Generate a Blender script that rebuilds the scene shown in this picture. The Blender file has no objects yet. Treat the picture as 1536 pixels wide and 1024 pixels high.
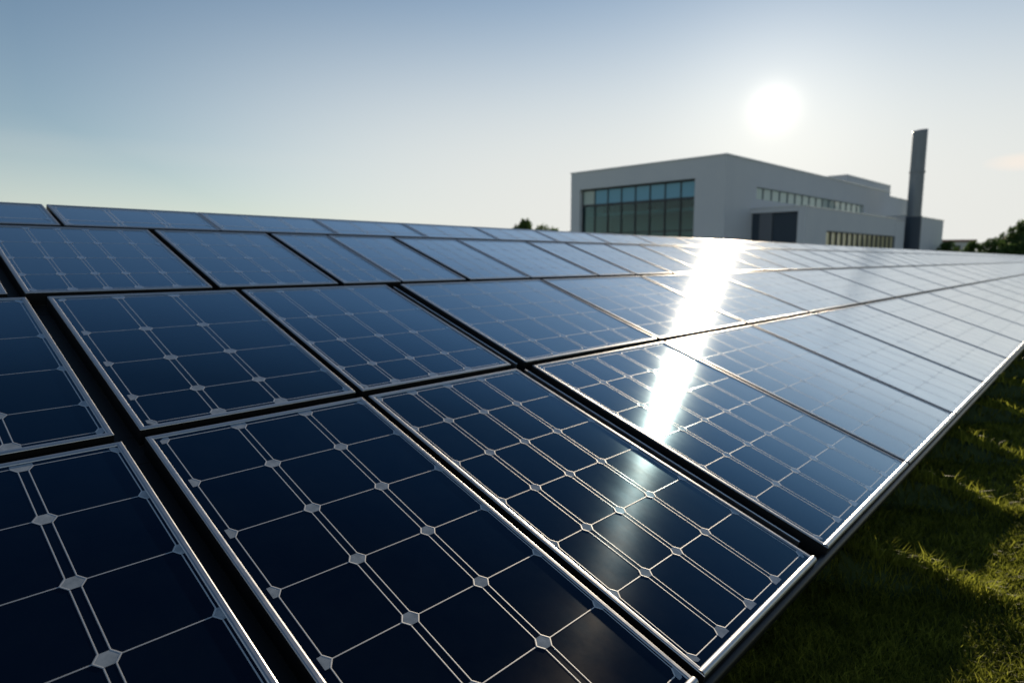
import bpy, bmesh, math, random
import numpy as np
from mathutils import Vector, Matrix

random.seed(7)
rng = np.random.default_rng(7)
scene = bpy.context.scene
COL = scene.collection
R = math.radians

# ------------------------------------------------------------------ camera
CAM_Z = 0.866
cam_d = bpy.data.cameras.new('camera')
cam = bpy.data.objects.new('camera', cam_d)
COL.objects.link(cam)
cam.location = (0, 0, CAM_Z)
cam.rotation_euler = (R(90 - 7.299), 0, 0)
cam_d.lens = 22.443
cam_d.sensor_width = 36
cam_d.clip_start = 0.02
cam_d.clip_end = 3000
cam_d.dof.use_dof = True
cam_d.dof.focus_distance = 1.12
cam_d.dof.aperture_fstop = 4.2
scene.camera = cam

# ------------------------------------------------------------------ sky and sun
SUN = Vector((0.35888, 0.91027, 0.20645)).normalized()
SUN_EL = math.asin(SUN.z)
SUN_AZ = math.atan2(SUN.x, SUN.y)
SKY_STRENGTH = 0.066
world = bpy.data.worlds.new('World')
scene.world = world
world.use_nodes = True
wn = world.node_tree
wn.nodes.clear()


def wnode(t, **kw):
    n = wn.nodes.new(t)
    for k, v in kw.items():
        setattr(n, k, v)
    return n


def wmath(op, a, b=None, clamp=False):
    n = wnode('ShaderNodeMath', operation=op, use_clamp=clamp)
    for i, v in enumerate((a, b)):
        if v is None:
            continue
        if isinstance(v, (int, float)):
            n.inputs[i].default_value = v
        else:
            wn.links.new(v, n.inputs[i])
    return n.outputs[0]


sky = wnode('ShaderNodeTexSky', sky_type='NISHITA')
sky.sun_disc = False
sky.sun_elevation = SUN_EL
sky.sun_rotation = SUN_AZ
sky.altitude = 0
sky.air_density = 1.0
sky.dust_density = 0.05
sky.ozone_density = 1.5
tc = wnode('ShaderNodeTexCoord')
dot = wnode('ShaderNodeVectorMath', operation='DOT_PRODUCT')
wn.links.new(tc.outputs['Generated'], dot.inputs[0])
dot.inputs[1].default_value = SUN
cosang = wmath('MAXIMUM', dot.outputs['Value'], 0.0)
# the sun's own aureole in the hazy air
g1 = wmath('MULTIPLY', wmath('POWER', cosang, 2500.0), 0.30)
g2 = wmath('MULTIPLY', wmath('POWER', cosang, 150.0), 0.09)
g3 = wmath('MULTIPLY', wmath('POWER', cosang, 30.0), 0.045)
gl = wmath('ADD', wmath('ADD', g1, g2), g3)
bg_sky = wnode('ShaderNodeBackground')
bg_sky.inputs['Strength'].default_value = SKY_STRENGTH
# pale low-level haze, densest near the horizon on the sunward side
sep = wnode('ShaderNodeSeparateXYZ')
wn.links.new(tc.outputs['Generated'], sep.inputs[0])
ang = wmath('ARCCOSINE', wmath('MINIMUM', cosang, 0.99999))
ga = wmath('EXPONENT', wmath('MULTIPLY', wmath('POWER', wmath('DIVIDE', ang, R(47)), 4.0), -1.0))
el = wmath('ABSOLUTE', wmath('ARCSINE', sep.outputs['Z']))
he = wmath('EXPONENT', wmath('MULTIPLY', wmath('POWER', wmath('DIVIDE', el, R(17.2)), 3.0), -1.0))
hz = wnode('ShaderNodeMix', data_type='RGBA')
low = wmath('MULTIPLY', wmath('EXPONENT', wmath('MULTIPLY', wmath('POWER', wmath('DIVIDE', el, R(8)), 2.0), -1.0)), 0.55)
side = wmath('MULTIPLY', wmath('SUBTRACT', 1.0, dot.outputs['Value']), 0.30)  # haze added away from the sun to brighten the backlit facades
wn.links.new(wmath('MAXIMUM', wmath('MULTIPLY', wmath('MAXIMUM', ga, side), he), low), hz.inputs['Factor'])
tint = wnode('ShaderNodeMix', data_type='RGBA', blend_type='MULTIPLY')
tint.inputs['Factor'].default_value = 1.0
wn.links.new(sky.outputs['Color'], tint.inputs['A'])
tint.inputs['B'].default_value = (0.90, 0.955, 1.0, 1)
wn.links.new(tint.outputs['Result'], hz.inputs['A'])
hz.inputs['B'].default_value = (7.95, 8.0, 7.7, 1)
# thin high cirrus: two faint wisps
az = wmath('ARCTAN2', sep.outputs['X'], sep.outputs['Y'])
cmb = wnode('ShaderNodeCombineXYZ')
wn.links.new(wmath('MULTIPLY', az, 2.2), cmb.inputs['X'])
wn.links.new(wmath('MULTIPLY', sep.outputs['Z'], 16.0), cmb.inputs['Y'])
noi = wnode('ShaderNodeTexNoise')
noi.inputs['Scale'].default_value = 2.3
noi.inputs['Detail'].default_value = 5
noi.inputs['Roughness'].default_value = 0.6
wn.links.new(cmb.outputs[0], noi.inputs['Vector'])


def wisp(a0, z0, aw, zw):
    da = wmath('DIVIDE', wmath('SUBTRACT', az, a0), aw)
    dz = wmath('DIVIDE', wmath('SUBTRACT', sep.outputs['Z'], z0), zw)
    rr = wmath('ADD', wmath('MULTIPLY', da, da), wmath('MULTIPLY', dz, dz))
    return wmath('MAXIMUM', wmath('SUBTRACT', 1.0, rr), 0.0)


mask = wmath('ADD', wmath('MULTIPLY', wisp(0.665, 0.116, 0.045, 0.012), 1.3),
             wmath('MULTIPLY', wisp(-0.55, 0.14, 0.35, 0.018), 0.10))
cl = wmath('MULTIPLY', wmath('MULTIPLY', mask, noi.outputs['Fac'], True), 0.75, True)
mixc = wnode('ShaderNodeMix', data_type='RGBA')
wn.links.new(cl, mixc.inputs['Factor'])
wn.links.new(hz.outputs['Result'], mixc.inputs['A'])
mixc.inputs['B'].default_value = (9.8, 8.5, 7.4, 1)
wn.links.new(mixc.outputs['Result'], bg_sky.inputs['Color'])
bg_glow = wnode('ShaderNodeBackground')
bg_glow.inputs['Color'].default_value = (1.0, 0.90, 0.74, 1)
wn.links.new(gl, bg_glow.inputs['Strength'])
add = wnode('ShaderNodeAddShader')
wn.links.new(bg_sky.outputs[0], add.inputs[0])
wn.links.new(bg_glow.outputs[0], add.inputs[1])
wout = wnode('ShaderNodeOutputWorld')
wn.links.new(add.outputs[0], wout.inputs['Surface'])

sun_d = bpy.data.lights.new('sun', 'SUN')
sun_d.energy = 5.0
sun_d.angle = R(0.53)
sun_d.color = (1.0, 0.83, 0.60)
sun = bpy.data.objects.new('sun', sun_d)
COL.objects.link(sun)
sun.rotation_euler = SUN.to_track_quat('Z', 'Y').to_euler()
sun.location = SUN * 200

vs = scene.view_settings
vs.view_transform = 'Standard'
vs.look = 'None'
vs.exposure = 0.6
vs.gamma = 1.0
vs.use_curve_mapping = False


# ------------------------------------------------------------------ materials
def mat(name, color=(0.5, 0.5, 0.5), rough=0.5, metal=0.0, **kw):
    m = bpy.data.materials.new(name)
    m.use_nodes = True
    b = m.node_tree.nodes['Principled BSDF']
    b.inputs['Base Color'].default_value = (*color, 1)
    b.inputs['Roughness'].default_value = rough
    b.inputs['Metallic'].default_value = metal
    for k, v in kw.items():
        b.inputs[k].default_value = v
    return m, m.node_tree, b


def noise(nt, scale, detail=4, rough=0.55, coord='Object', stretch=None):
    t = nt.nodes.new('ShaderNodeTexCoord')
    n = nt.nodes.new('ShaderNodeTexNoise')
    n.inputs['Scale'].default_value = scale
    n.inputs['Detail'].default_value = detail
    n.inputs['Roughness'].default_value = rough
    src = t.outputs[coord]
    if stretch:
        mp = nt.nodes.new('ShaderNodeMapping')
        mp.inputs['Scale'].default_value = stretch
        nt.links.new(src, mp.inputs['Vector'])
        src = mp.outputs[0]
    nt.links.new(src, n.inputs['Vector'])
    return n.outputs['Fac']


def ramp(nt, fac, stops):
    r = nt.nodes.new('ShaderNodeValToRGB')
    el = r.color_ramp.elements
    while len(el) < len(stops):
        el.new(0.5)
    for e, (p, c) in zip(el, stops):
        e.position = p
        e.color = (*c, 1) if len(c) == 3 else (c[0], c[0], c[0], 1)
    nt.links.new(fac, r.inputs['Fac'])
    return r.outputs['Color']


def bump(nt, b, fac, strength, dist=0.01):
    n = nt.nodes.new('ShaderNodeBump')
    n.inputs['Strength'].default_value = strength
    n.inputs['Distance'].default_value = dist
    nt.links.new(fac, n.inputs['Height'])
    nt.links.new(n.outputs[0], b.inputs['Normal'])
    return n


GLASS_ROUGH = 0.19
ANISO = -0.55
STREAK = 28.0


def coated(name, base, base_rough, metal, share=1.0):
    """a base under anti-reflective solar glass: little mirror from above, nearly all at grazing"""
    m, nt, b = mat(name, base, base_rough, metal)
    b.inputs['Specular IOR Level'].default_value = 0.0
    gl_ = nt.nodes.new('ShaderNodeBsdfGlossy')
    gl_.distribution = 'MULTI_GGX'
    gl_.inputs['Color'].default_value = (0.97, 0.98, 1.0, 1)
    gl_.inputs['Roughness'].default_value = GLASS_ROUGH
    gl_.inputs['Anisotropy'].default_value = ANISO
    # the glass is streaked along one direction in its own plane (rolled texture, wiping)
    tn = nt.nodes.new('ShaderNodeVectorTransform')
    tn.vector_type = 'VECTOR'
    tn.convert_from, tn.convert_to = 'OBJECT', 'WORLD'
    tn.inputs[0].default_value = (math.cos(R(STREAK)), math.sin(R(STREAK)), 0)
    nt.links.new(tn.outputs[0], gl_.inputs['Tangent'])
    f = nt.nodes.new('ShaderNodeFresnel')
    f.inputs['IOR'].default_value = 1.5
    # the coating passes nearly all light at steep angles, shifts to blue between, and mirrors at grazing
    fac = ramp(nt, f.outputs[0], [(0.04, (0.001,)), (0.055, (0.018,)), (0.10, (0.125,)), (0.17, (0.52,)), (0.30, (0.96,)), (0.45, (1.0,))])
    col = ramp(nt, f.outputs[0], [(0.04, (0.12, 0.50, 1.0)), (0.10, (0.38, 0.72, 1.0)), (0.17, (0.64, 0.85, 1.0)), (0.28, (0.92, 0.97, 1.0)), (0.45, (1.0, 1.0, 1.0))])
    nt.links.new(col, gl_.inputs['Color'])
    mx = nt.nodes.new('ShaderNodeMixShader')
    sc_ = nt.nodes.new('ShaderNodeMath')
    sc_.operation = 'MULTIPLY'
    nt.links.new(fac, sc_.inputs[0])
    sc_.inputs[1].default_value = share
    nt.links.new(sc_.outputs[0], mx.inputs[0])
    nt.links.new(b.outputs[0], mx.inputs[1])
    nt.links.new(gl_.outputs[0], mx.inputs[2])
    # an added warm gloss lobe: its colour warms and lengthens the sun glint
    du = nt.nodes.new('ShaderNodeBsdfGlossy')
    du.inputs['Color'].default_value = (1.0, 0.86, 0.68, 1)
    du.inputs['Roughness'].default_value = 0.20
    du.inputs['Anisotropy'].default_value = -0.6
    nt.links.new(tn.outputs[0], du.inputs['Tangent'])
    dn = noise(nt, 9.0, 7, 0.65)
    dm = nt.nodes.new('ShaderNodeMixShader')
    nt.links.new(ramp(nt, dn, [(0.35, (0.006,)), (0.7, (0.015,))]), dm.inputs[0])
    nt.links.new(mx.outputs[0], dm.inputs[1])
    nt.links.new(du.outputs[0], dm.inputs[2])
    nt.links.new(dm.outputs[0], nt.nodes['Material Output'].inputs['Surface'])
    M[name] = m
    return m, nt, b, gl_


M = {}
m_, nt, b, gl_ = coated('cell', (0.001, 0.005, 0.016), 0.5, 0.0)
nt.links.new(ramp(nt, noise(nt, 7.0, 8, 0.7, stretch=(1, 0.5, 1)), [(0.3, (0.135,)), (0.75, (0.19,))]), gl_.inputs['Roughness'])
nt.links.new(ramp(nt, noise(nt, 1.1, 2), [(0.35, (0.0009, 0.0045, 0.014)), (0.7, (0.0013, 0.006, 0.019))]), b.inputs['Base Color'])
m_, nt, b, gl_ = coated('ribbon', (0.66, 0.645, 0.62), 0.55, 0.85, 0.65)
m_, nt, b, gl_ = coated('pad', (0.30, 0.33, 0.36), 0.5, 0.0)
nt.links.new(ramp(nt, noise(nt, 60, 3), [(0.3, (0.24, 0.27, 0.30)), (0.7, (0.38, 0.41, 0.44))]), b.inputs['Base Color'])
M['alu'], nt, b = mat('brushed_aluminium', (0.52, 0.52, 0.53), 0.3, 1.0)
nt.links.new(ramp(nt, noise(nt, 35, 4, 0.7), [(0.3, (0.32,)), (0.75, (0.46,))]), b.inputs['Roughness'])
M['black'], nt, b = mat('joint_black', (0.003, 0.003, 0.0035), 0.55, 0.0)  # rack metal; on the frame sides it paints in the joint shade
M['darkrail'], nt, b = mat('dark_rail', (0.02, 0.022, 0.025), 0.35, 0.6)

M['wall'], nt, b = mat('grey_render_wall', (0.34, 0.34, 0.345), 0.8)
nt.links.new(ramp(nt, noise(nt, 0.35, 6, 0.6), [(0.3, (0.74, 0.74, 0.75)), (0.7, (0.80, 0.795, 0.79))]), b.inputs['Base Color'])
M['darkwall'], nt, b = mat('slate_panel', (0.045, 0.065, 0.09), 0.6)
M['midwall'], nt, b = mat('mid_grey_panel', (0.17, 0.18, 0.20), 0.6)
M['coping'], nt, b = mat('coping_metal', (0.55, 0.56, 0.58), 0.4, 0.6)
M['mullion'], nt, b = mat('mullion_metal', (0.05, 0.06, 0.065), 0.5)
M['roof'], nt, b = mat('roof_membrane', (0.3, 0.3, 0.3), 0.85)
M['bluepane'], nt, b = mat('blue_reflection_pane', (0.16, 0.45, 0.60), 0.08)  # blue sky reflection painted into the base colour
M['greenpane'], nt, b = mat('pale_green_pane', (0.50, 0.60, 0.54), 0.1)
M['amberpane'], nt, b = mat('amber_reflection_pane', (0.78, 0.68, 0.40), 0.12)  # yellow reflection of the sunny horizon painted into the base colour
M['inwall'], nt, b = mat('interior_wall', (0.50, 0.55, 0.54), 0.8)
M['shelf'], nt, b = mat('storage_rack', (0.10, 0.12, 0.11), 0.7)
M['chim'], nt, b = mat('chimney_steel', (0.30, 0.32, 0.34), 0.46, 0.45)
nt.links.new(ramp(nt, noise(nt, 1.2, 5, 0.6, stretch=(1, 1, .2)), [(0.3, (0.20, 0.22, 0.235)), (0.7, (0.26, 0.28, 0.295))]), b.inputs['Base Color'])
M['farwall'], nt, b = mat('far_wall', (0.62, 0.62, 0.58), 0.8)
M['farroof'], nt, b = mat('far_roof', (0.30, 0.16, 0.13), 0.8)
M['bark'], nt, b = mat('bark', (0.09, 0.065, 0.045), 0.9)
nt.links.new(ramp(nt, noise(nt, 6, 5, stretch=(1, 1, .2)), [(0.3, (0.05, 0.037, 0.027)), (0.7, (0.13, 0.10, 0.07))]), b.inputs['Base Color'])

# clear window glass: fresnel gloss over a tinted see-through
gm = bpy.data.materials.new('window_glass')
gm.use_nodes = True
nt = gm.node_tree
nt.nodes.clear()
o_ = nt.nodes.new('ShaderNodeOutputMaterial')
mx = nt.nodes.new('ShaderNodeMixShader')
fr = nt.nodes.new('ShaderNodeFresnel')
fr.inputs['IOR'].default_value = 1.5
tr = nt.nodes.new('ShaderNodeBsdfTransparent')
tr.inputs['Color'].default_value = (0.50, 0.74, 0.78, 1)
gs = nt.nodes.new('ShaderNodeBsdfGlossy')
gs.inputs['Roughness'].default_value = 0.03
nt.links.new(fr.outputs[0], mx.inputs[0])
nt.links.new(tr.outputs[0], mx.inputs[1])
nt.links.new(gs.outputs[0], mx.inputs[2])
nt.links.new(mx.outputs[0], o_.inputs['Surface'])
M['winglass'] = gm


def leaf_material(name, c0, c1, trans=0.35):
    m = bpy.data.materials.new(name)
    m.use_nodes = True
    nt = m.node_tree
    b = nt.nodes['Principled BSDF']
    b.inputs['Roughness'].default_value = 0.55
    b.inputs['Specular IOR Level'].default_value = 0.12
    at = nt.nodes.new('ShaderNodeAttribute')
    at.attribute_name = 'tint'
    col = ramp(nt, at.outputs['Fac'], [(0.0, c0), (1.0, c1)])
    nt.links.new(col, b.inputs['Base Color'])
    t = nt.nodes.new('ShaderNodeBsdfTranslucent')
    nt.links.new(col, t.inputs['Color'])
    mx = nt.nodes.new('ShaderNodeMixShader')
    mx.inputs[0].default_value = trans
    nt.links.new(b.outputs[0], mx.inputs[1])
    nt.links.new(t.outputs[0], mx.inputs[2])
    nt.links.new(mx.outputs[0], nt.nodes['Material Output'].inputs['Surface'])
    return m


M['leaf'] = leaf_material('tree_leaf', (0.045, 0.09, 0.03), (0.15, 0.23, 0.06))
M['blade'] = leaf_material('grass_blade', (0.012, 0.028, 0.004), (0.31, 0.33, 0.045), 0.6)

M['ground'], nt, b = mat('lawn_ground', (0.04, 0.06, 0.02), 0.95)
f1 = noise(nt, 14, 8, 0.7)
f2 = noise(nt, 0.5, 4, 0.6)
ml = nt.nodes.new('ShaderNodeMath')
ml.operation = 'MULTIPLY_ADD'
nt.links.new(f2, ml.inputs[0])
ml.inputs[1].default_value = 0.5
nt.links.new(f1, ml.inputs[2])
nt.links.new(ramp(nt, ml.outputs[0], [(0.45, (0.014, 0.026, 0.006)), (0.7, (0.032, 0.055, 0.012)), (0.95, (0.06, 0.08, 0.02))]), b.inputs['Base Color'])
bump(nt, b, f1, 0.6, 0.03)


# ------------------------------------------------------------------ helpers
class MB:
    """collects faces and builds ONE mesh"""
    def __init__(self):
        self.v, self.f, self.m = [], [], []

    def face(self, pts, mi=0):
        i = len(self.v)
        self.v += [tuple(p) for p in pts]
        self.f.append(tuple(range(i, i + len(pts))))
        self.m.append(mi)

    def grid(self, rings, mi=0, close=True, mis=None):
        """rings of equal length, joined; shared vertices so it can be smooth"""
        i = len(self.v)
        n = len(rings[0])
        for r in rings:
            self.v += [tuple(p) for p in r]
        for k in range(len(rings) - 1):
            for j in range(n if close else n - 1):
                j2 = (j + 1) % n
                self.f.append((i + k * n + j, i + k * n + j2, i + (k + 1) * n + j2, i + (k + 1) * n + j))
                self.m.append(mis[k] if mis else mi)

    def box(self, x0, x1, y0, y1, z0, z1, mi=0):
        p = [(x0, y0, z0), (x1, y0, z0), (x1, y1, z0), (x0, y1, z0), (x0, y0, z1), (x1, y0, z1), (x1, y1, z1), (x0, y1, z1)]
        for q in ((3, 2, 1, 0), (4, 5, 6, 7), (0, 1, 5, 4), (1, 2, 6, 5), (2, 3, 7, 6), (3, 0, 4, 7)):
            self.face([p[k] for k in q], mi)

    def tube(self, pts, rads, n=8, mi=0, caps=True):
        rings = []
        for i, p in enumerate(pts):
            p = Vector(p)
            a = Vector(pts[max(0, i - 1)])
            c = Vector(pts[min(len(pts) - 1, i + 1)])
            d = (c - a).normalized()
            s = d.orthogonal().normalized() if abs(d.z) > 0.9 else d.cross(Vector((0, 0, 1))).normalized()
            t = s.cross(d).normalized()
            rings.append([p + (s * math.cos(2 * math.pi * k / n) + t * math.sin(2 * math.pi * k / n)) * rads[i] for k in range(n)])
        self.grid(rings, mi)
        if caps:
            self.face(rings[0][::-1], mi)
            self.face(rings[-1], mi)

    def mesh(self, name, mats, smooth=False):
        me = bpy.data.meshes.new(name)
        me.from_pydata(self.v, [], self.f)
        for m in mats:
            me.materials.append(m)
        me.polygons.foreach_set('material_index', self.m)
        if smooth:
            me.polygons.foreach_set('use_smooth', [True] * len(self.f))
        me.update()
        return me


def link(name, data, parent=None, matrix=None):
    o = bpy.data.objects.new(name, data)
    COL.objects.link(o)
    if parent:
        o.parent = parent
    if matrix is not None:
        o.matrix_world = matrix
    return o


def tag(o, label, cat, group=None, kind=None):
    if label:
        o['label'] = label
    if cat:
        o['category'] = cat
    if group:
        o['group'] = group
    if kind:
        o['kind'] = kind
    return o


def structure(o):
    o['kind'] = 'structure'
    return o


# ------------------------------------------------------------------ array frame of reference
# (v along the rows, u up the slope, n off the glass); one unit of the grid = 0.8 m
S = 0.8
ROW = Vector((0.67797, 0.73509, 0.0)).normalized()
UP = Vector((-0.69181, 0.63805, 0.33807)).normalized()
NRM = ROW.cross(UP).normalized()
ORG = Vector((0, 0, CAM_Z)) - NRM * S      # grid origin, in the plane of the glass
OUT = Vector((ROW.y, -ROW.x, 0))           # outward over the lawn
U_EDGE = 0.217
EDGE = ORG + UP * (U_EDGE * S)             # a point on the lower edge of the array


def P(v, u, n=0.0):
    return ORG + ROW * (v * S) + UP * (u * S) + NRM * n


def frame_matrix(v, u):
    m = Matrix.Identity(4)
    for i, a in enumerate((ROW, UP, NRM)):
        for k in range(3):
            m[k][i] = a[k]
    p = P(v, u)
    for k in range(3):
        m[k][3] = p[k]
    return m


# ------------------------------------------------------------------ ground
STRIPES = [(2.27, 0.4), (3.185, 0.45), (4.05, 0.65), (5.11, 0.8), (6.2, 0.8), (7.4, 0.8), (8.7, 0.8), (10.1, 0.8), (11.6, 0.8), (13.2, 0.8), (15, 0.8)]  # banks added so that grass rises into the sun as lit stripes
BANK = ([-0.6, -0.35, 0.0, 0.1, 0.2, 0.3, 0.45, 0.6], [0.0, 0.10, 0.112, 0.088, 0.056, 0.026, 0.006, 0.0])


def bank(v, d):
    """0..1 across each grassy bank added to lift grass into the sun, and its ground height"""
    h = np.zeros_like(v)
    k = np.zeros_like(v)
    for s, m in STRIPES:
        w = 0.040 + 0.008 * math.sin(s * 7)
        perp = v - s - m * d + 0.014 * np.sin(d * 17 + s * 3)
        e = np.exp(-(perp / w) ** 2)
        h = np.maximum(h, np.interp(d, *BANK) * e)
        k = np.maximum(k, e * np.interp(d, [-0.4, 0.3, 0.5], [1, 1, 0]))
    return h, k


def ground_height(v, d):
    """v, d in grid units: d = distance out from the lower edge"""
    return bank(v, d)[0] + 0.006 * np.sin(v * 5.1 + d * 3.3) * np.exp(-np.abs(d) / 3)


def build_ground():
    va = np.concatenate([[-700, -300, -120, -50, -20, -8, -3, -1.2, -0.4], np.arange(0.2, 7.5, 0.028), np.arange(7.5, 17, 0.07),
                         [17.5, 19, 22, 27, 35, 50, 80, 140, 300, 800]])
    da = np.concatenate([[-800, -300, -120, -50, -20, -8, -4, -2, -1, -0.7], np.arange(-0.6, 0.75, 0.03), [0.85, 1.0, 1.3, 1.8, 2.6, 4, 7, 14, 40, 120, 300, 800]])
    V, Dm = np.meshgrid(va, da, indexing='ij')
    H = ground_height(V, Dm)
    X = EDGE.x + ROW.x * V * S + OUT.x * Dm * S
    Y = EDGE.y + ROW.y * V * S + OUT.y * Dm * S
    co = np.stack([X, Y, H], -1).reshape(-1, 3)
    nv, nd = len(va), len(da)
    idx = np.arange(nv * nd).reshape(nv, nd)
    f = np.stack([idx[:-1, :-1], idx[:-1, 1:], idx[1:, 1:], idx[1:, :-1]], -1).reshape(-1, 4)[:, ::-1]
    me = bpy.data.meshes.new('ground')
    me.from_pydata(co.tolist(), [], f.tolist())
    me.polygons.foreach_set('use_smooth', [True] * len(f))
    me.materials.append(M['ground'])
    me.update()
    structure(link('ground', me))


build_ground()


def build_grass():
    N = 560000
    r = 0.9 * (26 / 0.9) ** rng.random(N)           # log-uniform: density falls with distance
    a = R(8) + (R(84) - R(8)) * rng.random(N)
    x, y = r * np.sin(a), r * np.cos(a)
    dx, dy = x - EDGE.x, y - EDGE.y
    v = (dx * ROW.x + dy * ROW.y) / S
    d = (dx * OUT.x + dy * OUT.y) / S
    keep = (d > -0.22) & (d < 9)
    x, y, r, v, d = x[keep], y[keep], r[keep], v[keep], d[keep]
    z = ground_height(v, d)
    n = len(x)
    ridge = bank(v, d)[1]
    clump = 0.5 + 0.5 * np.sin(x * 23.1 + 2.1 * np.sin(y * 17.7)) * np.sin(y * 19.3 + 1.7 * np.sin(x * 13.1))
    L = (0.016 + 0.019 * rng.random(n) + 0.012 * clump) * (1 + 1.0 * ridge)
    L = np.where(rng.random(n) < 0.006, L * 1.6, L)
    wd = (0.0010 + 0.0008 * rng.random(n)) * np.clip(r / 1.6, 1, 6)
    L = L * np.clip(r / 6, 1, 1.6)
    th = rng.random(n) * 2 * np.pi
    lean = 0.25 + 0.7 * rng.random(n)
    ph = rng.random(n) * 2 * np.pi
    sx, sy = np.cos(th) * wd, np.sin(th) * wd
    lx, ly = np.cos(ph) * lean * L, np.sin(ph) * lean * L
    base = np.stack([x, y, z - 0.004], -1)
    off = np.stack([sx, sy, 0 * sx], -1)
    mid = base + np.stack([lx * 0.3, ly * 0.3, L * 0.6], -1)
    tip = base + np.stack([lx, ly, L * (1.05 - 0.35 * lean)], -1)
    co = np.stack([base - off, base + off, mid + off * 0.7, mid - off * 0.7, tip], 1)   # n,5,3
    me = bpy.data.meshes.new('grass')
    me.vertices.add(n * 5)
    me.vertices.foreach_set('co', co.reshape(-1).astype(np.float32))
    b5 = np.arange(n)[:, None] * 5
    loops = (b5 + np.array([[0, 1, 2, 3, 3, 2, 4]])).reshape(-1)
    me.loops.add(n * 7)
    me.loops.foreach_set('vertex_index', loops.astype(np.int32))
    me.polygons.add(n * 2)
    st = (np.arange(n)[:, None] * 7 + np.array([[0, 4]])).reshape(-1)
    me.polygons.foreach_set('loop_start', st.astype(np.int32))
    me.polygons.foreach_set('loop_total', np.tile([4, 3], n).astype(np.int32))
    at = me.attributes.new('tint', 'FLOAT', 'FACE')
    t = np.clip(0.22 + 0.65 * rng.random(n) * (0.4 + 0.8 * clump) + (rng.random(n) < 0.05) * 0.4, 0, 1)
    at.data.foreach_set('value', np.repeat(t, 2).astype(np.float32))
    me.materials.append(M['blade'])
    me.update(calc_edges=True)
    me.validate()
    o = link('grass', me)
    tag(o, 'short mown green lawn grass beside the lower edge of the solar array', 'grass', kind='stuff')


build_grass()


# ------------------------------------------------------------------ solar panels
def ridge(mb, p, q, hw, h, z=0.0003, mi=0):
    p, q = Vector((p[0], p[1])), Vector((q[0], q[1]))
    d = q - p
    if d.length < 1e-6:
        return
    s = Vector((-d.y, d.x)).normalized() * hw
    a0, a1 = (p.x + s.x, p.y + s.y, z), (q.x + s.x, q.y + s.y, z)
    m0, m1 = (p.x, p.y, z + h), (q.x, q.y, z + h)
    b0, b1 = (p.x - s.x, p.y - s.y, z), (q.x - s.x, q.y - s.y, z)
    mb.face([a0, m0, m1, a1], mi)
    mb.face([m0, b0, b1, m1], mi)


def grid_mesh(cols, rows, flat=False, wide=1.0):
    """cols, rows: cell boundaries in metres, local; the silver net between the cells"""
    mb = MB()
    cw = min(b - a for a, b in zip(cols, cols[1:]))
    g = min(0.0150, cw * 0.12)
    kx, ky = min(0.0092, cw * 0.09), 0.0122
    m = 0.009
    HW, HH = 0.00105 * wide, (0.00004 if flat else 0.00007)
    nc, nr = len(cols) - 1, len(rows) - 1
    for i in range(nc):
        x0 = cols[i] + (g / 2 if i else 0)
        x1 = cols[i + 1] - (g / 2 if i < nc - 1 else 0)
        for j in range(nr):
            y0, y1 = rows[j], rows[j + 1]
            ridge(mb, (x0, y0 + ky), (x0, y1 - ky), HW, HH)
            ridge(mb, (x1, y0 + ky), (x1, y1 - ky), HW, HH)
            for (cx, sx) in ((x0, 1), (x1, -1)):
                for (cy, sy) in ((y0, 1), (y1, -1)):
                    ridge(mb, (cx, cy + sy * ky), (cx + sx * kx, cy), HW * 1.25, HH * 1.3, 0.0006)
            ridge(mb, (x0 + kx, y0), (x1 - kx, y0), HW * 0.9, HH)
            if j == nr - 1:
                ridge(mb, (x0 + kx, y1), (x1 - kx, y1), HW, HH)
    z = 0.0005
    for i in range(nc + 1):
        L_, R_ = i == 0, i == nc
        for j in range(nr + 1):
            B_, T_ = j == 0, j == nr
            c, r = cols[i], rows[j]
            xl, xr = c - (0 if (L_ or R_) else g / 2), c + (0 if (L_ or R_) else g / 2)
            pts = []
            # counter clockwise from the right
            if R_:
                pts += [(c + m, r - (0 if B_ else ky)), (c + m, r + (0 if T_ else ky))]
            else:
                pts += [(xr + kx, r)]
            if T_:
                e = (xr + (0 if R_ else kx), r + m), (xl - (0 if L_ else kx), r + m)
                pts += [e[0], e[1]]
            else:
                pts += [(xr, r + ky), (xl, r + ky)] if not (L_ or R_) else [(c, r + ky)]
            if L_:
                pts += [(c - m, r + (0 if T_ else ky)), (c - m, r - (0 if B_ else ky))]
            else:
                pts += [(xl - kx, r)]
            if B_:
                pts += [(xl - (0 if L_ else kx), r - m), (xr + (0 if R_ else kx), r - m)]
            else:
                pts += [(xl, r - ky), (xr, r - ky)] if not (L_ or R_) else [(c, r - ky)]
            mb.face([(x, y, z) for x, y in pts], 1)
    return mb.mesh('cell_grid', [M['ribbon'], M['pad']])


def frame_mesh(x0, x1, y0, y1, w=0.0115):
    mb = MB()
    prof = [(0.0, -0.036), (0.0, 0.0005), (0.0008, 0.0018), (0.0025, 0.0028), (w - 0.0035, 0.0028), (w - 0.0012, 0.0020), (w, 0.0004), (w, -0.003)]
    rings = [[(x0 + o, y0 + o, z), (x1 - o, y0 + o, z), (x1 - o, y1 - o, z), (x0 + o, y1 - o, z)] for o, z in prof]
    mb.grid(rings, mis=[1, 0, 0, 0, 0, 0, 0])  # outer sides black: shade of the joints painted in
    return mb.mesh('frame', [M['alu'], M['black']])


def glass_mesh(x0, x1, y0, y1):
    mb = MB()
    e = 0.006
    mb.box(x0 + e, x1 - e, y0 + e, y1 - e, -0.006, 0.0)
    return mb.mesh('glass', [M['cell']])


ORD = ['first', 'second', 'third', 'fourth', 'fifth', 'sixth', 'seventh', 'eighth', 'ninth', 'tenth', 'eleventh', 'twelfth']
cache = {}


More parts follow.
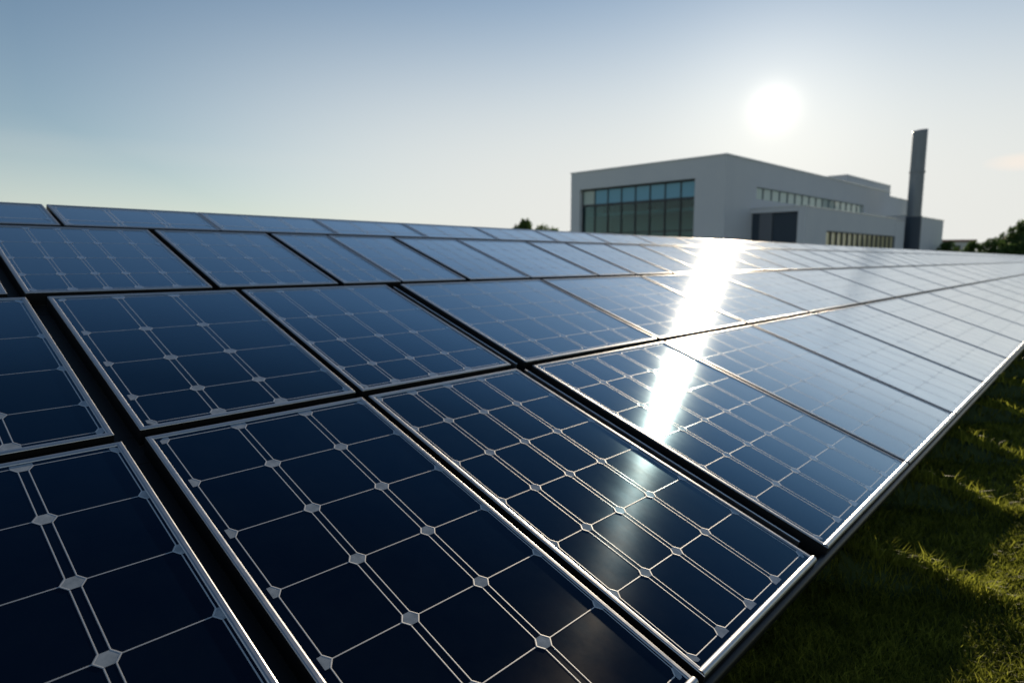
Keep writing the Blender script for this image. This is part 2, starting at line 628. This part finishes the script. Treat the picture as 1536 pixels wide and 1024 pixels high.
def solar_panel(v0, v1, u0, u1, cols, rows, label, group, rail=False):
    vc = (v0 + v1) / 2
    root = bpy.data.objects.new('solar_panel', None)
    root.empty_display_size = 0.1
    COL.objects.link(root)
    root.matrix_world = frame_matrix(vc, u0)
    tag(root, label, 'solar panel', group)
    X = lambda v: (v - vc) * S
    Yy = lambda u: (u - u0) * S
    key = (v0 > 3.0,) + tuple(round(t, 4) for t in [v1 - v0, u1 - u0] + [c - vc for c in cols] + [r - u0 for r in rows])
    if key not in cache:
        cache[key] = (frame_mesh(X(v0), X(v1), 0, Yy(u1)), glass_mesh(X(v0), X(v1), 0, Yy(u1)),
                      grid_mesh([X(c) for c in cols], [Yy(r) for r in rows], v0 > 3.0, 3.0 if u0 > 3.21 else 1.0))
    fr_, gl_, gr_ = cache[key]
    for nm, me in (('frame', fr_), ('glass', gl_), ('cell_grid', gr_)):
        o = bpy.data.objects.new(nm, me)
        COL.objects.link(o)
        o.parent = root
    if rail:
        mb = MB()
        n = 10
        rings = []
        for xx in (X(v0) + 0.001, X(v1) - 0.001):
            rings.append([(xx, 0.0080 + 0.0082 * math.cos(k * 2 * math.pi / n), -0.0012 + 0.0072 * math.sin(k * 2 * math.pi / n)) for k in range(n)])
        mb.grid(rings)
        mb.face(rings[0])
        mb.face(rings[1][::-1])
        me = mb.mesh('edge_rail', [M['alu']])
        for p in me.polygons:
            p.use_smooth = len(p.vertices) == 4
        o = bpy.data.objects.new('edge_rail', me)
        COL.objects.link(o)
        o.parent = root
    return root


def even(a, b, n):
    return [a + (b - a) * k / n for k in range(n + 1)]


ROWNAME = ['lowest row, beside the lawn', 'second row up', 'third row up', 'narrow top row']
GROUP = 'solar panels of the array'
panels = []      # (row, v0, v1, u0, u1, cols, rows)
r1 = [0.258, 0.474, 0.668, 0.862, 1.057, 1.256, 1.450]
A = panels.append
A((0, -0.70, 0.468, U_EDGE, 1.478, [-0.67, -0.49, -0.30, -0.11, 0.08, 0.265, 0.447], r1))
A((0, 0.520, 1.158, U_EDGE, 1.478, [0.556, 0.746, 0.945, 1.138], r1))
A((0, 1.184, 1.898, U_EDGE, 1.478, [1.208, 1.345, 1.506, 1.674, 1.873], r1))
A((0, 2.002, 3.083, U_EDGE, 1.478, [2.030, 2.22, 2.41, 2.613, 2.83, 3.058], r1))
far = [3.096, 4.278, 5.539, 7.03, 8.5, 10.15, 11.9, 13.7, 15.5, 17.4, 19.3, 21.3, 23.4, 25.6, 28.0, 30.6]
for a, b_ in zip(far, far[1:]):
    A((0, a + 0.013, b_ - 0.013, U_EDGE, 1.478, even(a + 0.038, b_ - 0.038, 5 if b_ < 6 else 6), r1))
r2a = [1.540, 1.682, 1.890, 2.110, 2.385]
r2b = [1.540, 1.684, 1.905, 2.083, 2.245, 2.390]
A((1, -0.70, 0.462, 1.513, 2.414, [-0.67, -0.49, -0.30, -0.11, 0.08, 0.26, 0.440], r2a))
A((1, 0.520, 1.158, 1.513, 2.414, [0.556, 0.725, 0.910, 1.138], r2a))
A((1, 1.184, 1.905, 1.513, 2.414, [1.208, 1.335, 1.507, 1.682, 1.880], r2a))
A((1, 1.996, 3.083, 1.513, 2.414, [2.024, 2.225, 2.455, 2.659, 2.87, 3.058], r2b))
far2 = far + [33.4, 36.4, 39.6, 43.0]
for a, b_ in zip(far2, far2[1:]):
    A((1, a + 0.013, b_ - 0.013, 1.513, 2.414, even(a + 0.038, b_ - 0.038, 5 if b_ < 6 else 6), r2b))
r3 = [2.478, 2.627, 2.803, 2.987, 3.168]
A((2, -0.70, 0.420, 2.452, 3.192, even(-0.67, 0.40, 7), r3))
A((2, 0.468, 1.082, 2.452, 3.192, [0.495, 0.608, 0.717, 0.821, 0.955, 1.058], r3))
A((2, 1.112, 1.662, 2.452, 3.192, [1.137, 1.265, 1.390, 1.515, 1.638], r3))
A((2, 1.694, 2.030, 2.452, 3.192, [1.718, 1.81, 1.91, 2.006], r3))
A((2, 2.042, 2.485, 2.452, 3.192, even(2.066, 2.46, 3), r3))
A((2, 2.520, 3.040, 2.452, 3.192, even(2.545, 3.015, 4), r3))
A((2, 3.054, 3.770, 2.452, 3.192, even(3.08, 3.745, 5), r3))
far3 = [3.785, 4.28, 4.86, 5.44]
while far3[-1] < 58:
    far3.append(far3[-1] + 0.62 + 0.045 * (len(far3) - 3 if len(far3) < 22 else 19))
for k, (a, b_) in enumerate(zip(far3, far3[1:])):
    w = 0.009 if k % 2 == 0 else 0.014
    A((2, a + w, b_ - w, 2.452, 3.192, even(a + 0.034, b_ - 0.034, max(4, round((b_ - a) / 0.16))), r3))
r4 = [3.240, 3.305, 3.500]
far4 = [-0.70, 0.05, 0.752, 1.44, 2.13, 2.82, 3.52, 4.24, 5.0]
while far4[-1] < 74:
    far4.append(far4[-1] + 0.78 + 0.055 * (len(far4) - 8 if len(far4) < 26 else 18))
for a, b_ in zip(far4, far4[1:]):
    wa, wb = (0.008 if 0.7 < a < 0.8 else 0.002), (0.008 if 0.7 < b_ < 0.8 else 0.002)
    A((3, a + wa, b_ - wb, 3.222, 3.535, even(a + 0.03, b_ - 0.03, max(3, round((b_ - a) / 0.22))), r4))

counts = [0, 0, 0, 0]
SHOW = {0: 'three cells wide'}
for row, v0, v1, u0, u1, cols, rows in panels:
    k = counts[row]
    counts[row] += 1
    nm = ROWNAME[row]
    if row < 2 and k == 0:
        lab = ('dark solar panel in the bottom left corner, lowest row, cut by the frame' if row == 0
               else 'dark solar panel at the left picture edge, second row up')
    elif row < 2 and k == 1:
        lab = f'dark navy solar panel, second from the left in the {nm}'
    elif row < 2 and k == 2:
        lab = f'navy solar panel, third from the left in the {nm}'
    elif row == 0 and k == 3:
        lab = 'solar panel right of the wide black joint in the lowest row, under the sun glare'
    elif k < 12:
        lab = f'blue solar panel, {ORD[k]} from the left in the {nm}'
    else:
        lab = f'distant pale solar panel at the far right end of the {nm}'
    grp = GROUP if k < 12 else 'far solar panels of the ' + nm.split(',')[0]
    solar_panel(v0, v1, u0, u1, cols, rows, lab, grp, rail=(row == 0))


# the rack that carries them: black rails under the joints, posts in the lawn
def build_rack():
    root = bpy.data.objects.new('mounting_rack', None)
    COL.objects.link(root)
    root.location = (P(1.5, 1.5).x, P(1.5, 1.5).y, 0)
    tag(root, 'black metal mounting rack showing in the dark joints under the solar panels', 'mounting rack')
    bpy.context.view_layer.update()
    inv = root.matrix_world.inverted()

    def part(name, mb, ms, smooth=False):
        o = bpy.data.objects.new(name, mb.mesh(name, ms, smooth))
        COL.objects.link(o)
        o.parent = root
        o.matrix_parent_inverse = inv
        return o

    def beam(name, v0, v1, u0, u1, n0, n1, m=M['black']):
        mb = MB()
        c = [P(v, u, n) for n in (n0, n1) for (v, u) in ((v0, u0), (v1, u0), (v1, u1), (v0, u1))]
        for q in ((3, 2, 1, 0), (4, 5, 6, 7), (0, 1, 5, 4), (1, 2, 6, 5), (2, 3, 7, 6), (3, 0, 4, 7)):
            mb.face([c[k] for k in q])
        return part(name, mb, [m])

    for (uc, vend) in ((1.4955, 30.5), (2.433, 42.8), (3.207, 58), (3.50, 74)):
        beam('rail', -0.7, vend, uc - 0.06, uc + 0.06, -0.075, -0.0365)
    # lower dark tube under the edge
    mb = MB()
    mb.tube([P(-0.7, U_EDGE - 0.004, -0.026), P(30.5, U_EDGE - 0.004, -0.026)], [0.0125] * 2, 10)
    part('edge_tube', mb, [M['darkrail']], True)
    beam('rail', -0.7, 30.5, U_EDGE + 0.012, U_EDGE + 0.06, -0.075, -0.0375)
    # short beams under the joints across the rows
    for vc, w in [(0.494, 0.05), (1.171, 0.04), (1.950, 0.075)] + [(v, 0.035) for v in far[:-1]]:
        beam('cross_beam', vc - w, vc + w, U_EDGE + 0.062, 1.434, -0.074, -0.0367)
        beam('cross_beam', vc - w, vc + w, 1.557, 2.371, -0.074, -0.0367)
    for vc in far2[len(far) - 1:-1]:
        beam('cross_beam', vc - 0.035, vc + 0.035, 1.557, 2.371, -0.074, -0.0367)
    for vc in [0.444, 1.097, 1.678, 2.036, 2.502, 3.047] + far3[:14]:
        beam('cross_beam', vc - 0.04, vc + 0.04, 2.495, 3.145, -0.074, -0.0367)
    # the silver joint strip in the widest joint
    beam('joint_strip', 1.946, 1.953, U_EDGE + 0.07, 1.47, -0.0366, -0.004, M['alu'])
    beam('joint_strip', 1.946, 1.953, 1.52, 2.40, -0.0366, -0.004, M['alu'])
    for vp in (0.6, 2.6, 4.6, 6.6, 8.6, 10.6, 12.6, 14.6, 16.6, 19, 22, 25, 27.5):
        for uu in (0.6, 2.433, 3.207) if vp < 17 else (2.433, 3.207):
            p = P(vp, uu, -0.09)
            mb = MB()
            mb.tube([(p.x, p.y, -0.1), (p.x, p.y, p.z + 0.02)], [0.03, 0.03], 8)
            part('post', mb, [M['darkrail']], True)


build_rack()


# ------------------------------------------------------------------ building
BC_ = Vector((14.709, 45.0, 0))
BANG = R(90 - 46)          # local x runs along the long facade
bld = bpy.data.objects.new('factory_building', None)
COL.objects.link(bld)
bld.location = BC_
bld.rotation_euler = (0, 0, BANG)
tag(bld, 'modern grey flat-roofed factory building with wide glazed front behind the solar array', 'building')
# local axes: x along the long right facade, y away behind it (left facade is x=0)


def bpart(name, mb, ms, parent=bld, label=None, smooth=False):
    o = bpy.data.objects.new(name, mb.mesh(name, ms, smooth))
    COL.objects.link(o)
    o.parent = parent
    if label:
        o['label'] = label
    return o


T = 0.5
H1 = 8.0
W = MB()
# left facade, opening y 2.35..13.05, z 0.6..6.62
W.box(0, T, 0, 2.35, 0, H1)
W.box(0, T, 13.05, 14.0, 0, H1)
W.box(0, T, 2.35, 13.05, 6.62, H1)
W.box(0, T, 2.35, 13.05, 0, 0.6)
# right facade, strip opening x 4.75..28.15, z 5.33..6.2
W.box(T, 4.75, 0, T, 0, H1)
W.box(28.15, 36, 0, T, 0, H1)
W.box(4.75, 28.15, 0, T, 6.2, H1)
W.box(4.75, 28.15, 0, T, 0, 5.33)
# back walls
W.box(T, 36, 13.5, 14.0, 0, H1)
W.box(35.5, 36, T, 13.5, 0, H1)
bpart('wall', W, [M['wall']])
rf = MB()
rf.box(T, 35.5, T, 13.5, H1 - 0.5, H1 - 0.25)
bpart('roof', rf, [M['roof']])
cp = MB()
cp.box(-0.06, T + 0.06, -0.06, 14.06, H1, H1 + 0.09)
cp.box(T + 0.06, 36.06, -0.06, T + 0.06, H1, H1 + 0.09)
bpart('coping', cp, [M['coping']])
# glazed front
fx = 0.40
wf = MB()
ys = even(2.35, 13.05, 8)
ZT = 5.30
for i, y in enumerate(ys):
    w = 0.05
    y0, y1 = (y, y + 2 * w) if i == 0 else ((y - 2 * w, y) if i == 8 else (y - w, y + w))
    wf.box(fx - 0.05, fx + 0.09, y0, y1, 0.6, 6.62)
for z, hgt in ((0.6, 0.1), (ZT - 0.09, 0.18), (6.48, 0.14), (2.95, 0.08)):
    for y0, y1 in zip(ys, ys[1:]):
        wf.box(fx - 0.04, fx + 0.08, y0 + 0.05, y1 - 0.05, z, z + hgt)
wfo = bpart('window', wf, [M['mullion']], label='wide glazed window front with one blue pane row over clear panes')
for k, (y0, y1) in enumerate(zip(ys, ys[1:])):
    p = MB()
    p.box(fx + 0.0, fx + 0.02, y0 + 0.05, y1 - 0.05, ZT + 0.09, 6.48)
    bpart('pane', p, [M['greenpane'] if k == 7 else M['bluepane']], wfo)
    p = MB()
    p.box(fx + 0.0, fx + 0.02, y0 + 0.05, y1 - 0.05, 0.7, 2.95)
    bpart('pane', p, [M['winglass']], wfo)
    p = MB()
    p.box(fx + 0.0, fx + 0.02, y0 + 0.05, y1 - 0.05, 3.03, ZT - 0.09)
    bpart('pane', p, [M['winglass']], wfo)
inn = MB()
inn.box(5.0, 5.2, T + 0.1, 13.4, 0.1, 7.3)
inn.box(T + 0.02, 4.98, T + 0.1, 13.4, 0.0, 0.1)
inn.box(1.6, 4.98, T + 0.1, 13.4, 4.5, 4.75)
bpart('interior_wall', inn, [M['inwall']])
sh = MB()
for y, w, z in ((3.0, 1.1, 1.9), (4.6, 1.5, 2.6), (7.2, 0.9, 1.6), (9.0, 1.8, 2.3), (11.6, 0.9, 3.2)):
    sh.box(2.0, 2.8, y, y + w, 0.12, z)
    sh.box(2.2, 2.7, y + 0.1, y + w - 0.2, 4.77, 4.77 + z * 0.25)
bpart('storage_rack', sh, [M['shelf']])
# strip window
sw = MB()
xs = even(4.75, 28.15, 16)
for x in xs[1:-1]:
    sw.box(x - 0.04, x + 0.04, 0.16, 0.32, 5.33, 6.2)
sw.box(4.75, 28.15, 0.14, 0.34, 5.31, 5.36)
swo = bpart('window', sw, [M['midwall']], label='long strip window high on the right facade')
for k, (x0, x1) in enumerate(zip(xs, xs[1:])):
    p = MB()
    p.box(x0 + 0.04, x1 - 0.04, 0.22, 0.24, 5.37, 6.2)
    bpart('pane', p, [M['greenpane']], swo)
inn = MB()
inn.box(5.3, 28.1, 3.0, 3.2, 0.1, 7.3)
bpart('interior_wall', inn, [M['inwall']])
# lower block standing forward: x 3.93..29, y -3.97..0, height 4.5
H2 = 4.52
X0, Y0 = 3.93, -3.97
L_ = MB()
L_.box(X0, X0 + 0.4, -0.03, -0.002, 0, H2)
L_.box(X0, X0 + 0.4, Y0, -3.44, 0, H2)
L_.box(X0, X0 + 0.4, -3.44, -0.03, 4.22, H2)
L_.box(X0 + 0.4, 7.9, Y0, Y0 + 0.4, 0, H2)
L_.box(7.9, 24.3, Y0, Y0 + 0.4, 2.98, H2)
L_.box(7.9, 24.3, Y0, Y0 + 0.4, 0, 1.15)
L_.box(24.3, 29.0, Y0 + 0.5, Y0 + 0.9, 0, H2)
L_.box(28.6, 29.0, Y0 + 0.9, -0.002, 0, H2)
bpart('wall', L_, [M['wall']])
rf = MB()
rf.box(X0 + 0.4, 28.6, Y0 + 0.9, -0.01, H2 - 0.3, H2 - 0.1)
bpart('roof', rf, [M['roof']])
cp = MB()
cp.box(X0 - 0.04, 24.3, Y0 - 0.04, Y0 + 0.44, H2, H2 + 0.07)
cp.box(X0 - 0.04, X0 + 0.44, Y0 + 0.44, -0.01, H2, H2 + 0.07)
cp.box(24.3, 29.04, Y0 + 0.46, Y0 + 0.94, H2, H2 + 0.07)
bpart('coping', cp, [M['coping']])
d = MB()
d.box(X0 + 0.22, X0 + 0.30, -3.44, -1.6, 0, 4.22)
bpart('door', d, [M['darkwall']], label='large slate roller door on the side of the lower block')
d = MB()
d.box(X0 + 0.12, X0 + 0.24, -1.58, -0.64, 0, 4.22)
bpart('wall_panel', d, [M['midwall']])
d = MB()
d.box(X0 + 0.22, X0 + 0.30, -0.62, -0.03, 0, 4.22)
bpart('door', d, [M['darkwall']], label='narrow slate door where the lower block meets the main block')
d = MB()
d.box(24.3, 26.0, Y0 + 0.46, Y0 + 0.50, 0, H2 - 0.05)
bpart('wall_panel', d, [M['darkwall']])
lw = MB()
xs = even(7.9, 24.3, 14)
for x in xs[1:-1]:
    lw.box(x - 0.07, x + 0.07, Y0 + 0.05, Y0 + 0.3, 1.15, 2.98)
lw.box(7.9, 24.3, Y0 + 0.04, Y0 + 0.32, 2.9, 2.97)
lwo = bpart('window', lw, [M['mullion']], label='window row with amber sky reflection painted in, lower block')
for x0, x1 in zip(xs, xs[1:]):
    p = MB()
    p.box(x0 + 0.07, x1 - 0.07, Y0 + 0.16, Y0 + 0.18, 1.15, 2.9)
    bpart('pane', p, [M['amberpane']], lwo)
# taller block at the back
up_ = MB()
up_.box(34.7, 50.0, 4.0, 13.0, 0, 10.05)
up_.box(50.0, 53.5, 5.0, 12.0, 0, 8.9)
bpart('wall', up_, [M['wall']])
cp = MB()
cp.box(34.64, 50.06, 3.94, 13.06, 10.05, 10.15)
cp.box(50.07, 53.56, 4.94, 12.06, 8.9, 8.99)
bpart('coping', cp, [M['coping']])
# mid block beside the chimney and end block
eb = MB()
eb.box(36.01, 52.5, 1.5, 3.98, 0, 8.0)
eb.box(33.2, 45.6, -3.0, -0.5, 0, 5.28)
bpart('wall', eb, [M['wall']])
cp = MB()
cp.box(36.07, 52.56, 1.44, 3.93, 8.0, 8.08)
cp.box(33.14, 45.66, -3.06, -0.44, 5.28, 5.35)
bpart('coping', cp, [M['coping']])

# chimney
ch = bpy.data.objects.new('chimney', None)
COL.objects.link(ch)
ch.location = (39.3, 63.5, 0)
tag(ch, 'tall round grey steel chimney with slanted top beside the factory', 'chimney')
mb = MB()
n = 28
rings = []
for z, r in ((5.0, 0.63), (9.0, 0.63), (12.95, 0.63), (13.2, 0.63)):
    rings.append([(r * math.cos(2 * math.pi * k / n), r * math.sin(2 * math.pi * k / n), z + (0.07 * math.cos(2 * math.pi * k / n) if z > 13 else 0)) for k in range(n)])
rings.append([(p[0] * .9, p[1] * .9, p[2]) for p in rings[-1]])
rings.append([(p[0] * .9, p[1] * .9, p[2] - 1.5) for p in rings[3]])
mb.grid(rings)
mb.face(rings[-1])
o = bpart('shaft', mb, [M['chim']], ch)
for p in o.data.polygons:
    p.use_smooth = abs(p.normal.z) < 0.5 and len(p.vertices) == 4
mb = MB()
mb.tube([(0, 0, 0), (0, 0, 5.0)], [0.68, 0.68], 28)
o = bpart('base', mb, [M['darkwall']], ch)
for p in o.data.polygons:
    p.use_smooth = len(p.vertices) == 4
mb = MB()
for z in (5.0, 9.2):
    mb.tube([(0, 0, z), (0, 0, z + 0.12)], [0.70, 0.70], 28)
bpart('band', mb, [M['chim']], ch)

# far pale building
fb = bpy.data.objects.new('pale_building', None)
COL.objects.link(fb)
fb.location = (103, 152, 0)
fb.rotation_euler = (0, 0, R(-18))
tag(fb, 'far pale building with reddish flat roof edge, right of the factory', 'building')
mb = MB()
mb.box(-5.5, 5.2, 0, 12, 0, 5.0)
bpart('wall', mb, [M['farwall']], fb)
mb = MB()
mb.box(-5.7, 5.4, -0.3, 12.2, 5.0, 5.5)
bpart('roof', mb, [M['farroof']], fb)
mb = MB()
for x in (-4.2, -1.6, 1.0, 3.4):
    mb.box(x, x + 1.3, -0.03, -0.01, 2.6, 4.2)
bpart('window', mb, [M['mullion']], fb)


# ------------------------------------------------------------------ trees
def tree(name, x, y, h, spread, seed, label, group, nleaf=5000, leaf=0.16, lobes=9, low=0.18):
    rg = np.random.default_rng(seed)
    root = bpy.data.objects.new(name, None)
    COL.objects.link(root)
    root.location = (x, y, 0)
    tag(root, label, 'tree' if name != 'shrub' else 'shrub', group)
    tr_ = MB()
    r0 = 0.03 * h
    tr_.tube([(0, 0, -0.2), (0.02 * h, 0, h * .3), (-0.01 * h, 0.02 * h, h * .6), (0, 0, h * .85)], [r0, r0 * .75, r0 * .45, r0 * .15], 8)
    cent, rad = [], []
    for k in range(lobes):
        t = (k + 0.5) / lobes
        zz = h * (low + (0.86 - low) * t) + rg.normal(0, 0.02 * h)
        prof = math.sin(math.pi * min(1, 0.25 + 0.72 * t)) ** 0.8
        a = k * 2.4 + rg.random() * 0.8
        rr = spread * prof * (0.25 + 0.45 * rg.random())
        c = Vector((rr * math.cos(a), rr * math.sin(a), zz))
        cent.append(c)
        rad.append(spread * (0.30 + 0.22 * rg.random()) * (0.55 + 0.45 * prof))
        s = Vector((0, 0, zz * 0.62))
        tr_.tube([s, (s + c) / 2 + Vector((0, 0, 0.03 * h)), c], [r0 * .4, r0 * .25, r0 * .08], 5, caps=False)
    bpart('trunk', tr_, [M['bark']], root, smooth=True)
    cent.append(Vector((0, 0, h - spread * 0.22)))
    rad.append(spread * 0.24)
    cv, rv = np.array([list(c) for c in cent]), np.array(rad)
    w = rv ** 2
    pick = rg.choice(len(rv), nleaf, p=w / w.sum())
    dirs = rg.normal(size=(nleaf, 3))
    dirs /= np.linalg.norm(dirs, axis=1)[:, None]
    rr = rv[pick] * (0.45 + 0.62 * rg.random(nleaf) ** 0.6) * (1 + 0.22 * np.sin(dirs[:, 0] * 7 + pick) * np.sin(dirs[:, 2] * 6 + pick * 2))
    c = cv[pick] + dirs * rr[:, None] * np.array([1, 1, 0.85])
    c[:, 2] = np.clip(c[:, 2], 0.1, None)
    u = rg.normal(size=(nleaf, 3))
    u /= np.linalg.norm(u, axis=1)[:, None]
    q = np.cross(u, rg.normal(size=(nleaf, 3)))
    q /= np.linalg.norm(q, axis=1)[:, None]
    s = leaf * (0.6 + 0.8 * rg.random(nleaf))[:, None]
    co = np.stack([c - u * s, c + q * s * 0.5, c + u * s, c - q * s * 0.5], 1).reshape(-1, 3)
    me = bpy.data.meshes.new('crown')
    me.from_pydata(co.tolist(), [], np.arange(nleaf * 4).reshape(-1, 4).tolist())
    at = me.attributes.new('tint', 'FLOAT', 'FACE')
    tn = np.clip(0.15 + 0.7 * rg.random(nleaf) * (0.5 + 0.5 * rg.random(len(rv))[pick]), 0, 1)
    at.data.foreach_set('value', tn.astype(np.float32))
    me.materials.append(M['leaf'])
    o = bpy.data.objects.new('crown', me)
    COL.objects.link(o)
    o.parent = root


tree('tree', 1.75, 86, 6.2, 2.8, 11, 'small tree standing alone on the horizon left of the factory', None, 6500, 0.2, 11)
tree('shrub', 4.1, 85, 5.5, 2.9, 12, 'low shrub right of the small tree on the left horizon', None, 2200, 0.18, 7)
tree('shrub', 7.0, 80, 4.4, 1.5, 13, 'low shrub at the left foot of the factory', None, 1500, 0.15, 6)
tree('tree', 55.2, 70, 5.1, 2.5, 21, 'tallest dark tree at the right picture edge', None, 6500, 0.15, 11, 0.1)
tree('tree', 58.8, 71, 4.7, 2.4, 22, 'dark tree cut by the right picture edge, beside the tallest tree', None, 5000, 0.15, 10, 0.1)
hedge = [(51.6, 69.6, 3.2, 1.9, 31), (49.6, 69.5, 2.85, 1.8, 32), (47.4, 70.5, 2.8, 1.6, 33), (53.6, 66.5, 3.6, 2.0, 34), (56.0, 67, 3.4, 2.0, 35), (51.6, 67, 2.5, 1.7, 36)]
hl = ['rounded shrub just left of the tallest tree at right', 'low shrub second left of the tallest tree at right', 'shrub next to the end wall of the factory, below the pale building',
      'dense shrub in front of the tallest tree at right', 'dense shrub at the right picture edge in front of the trees', 'low shrub at the front of the hedge at right']
for (x, y, h, s, sd), l in zip(hedge, hl):
    tree('shrub', x, y, h, s, sd, l, 'shrubs at the right', 2600, 0.13, 8, 0.15)
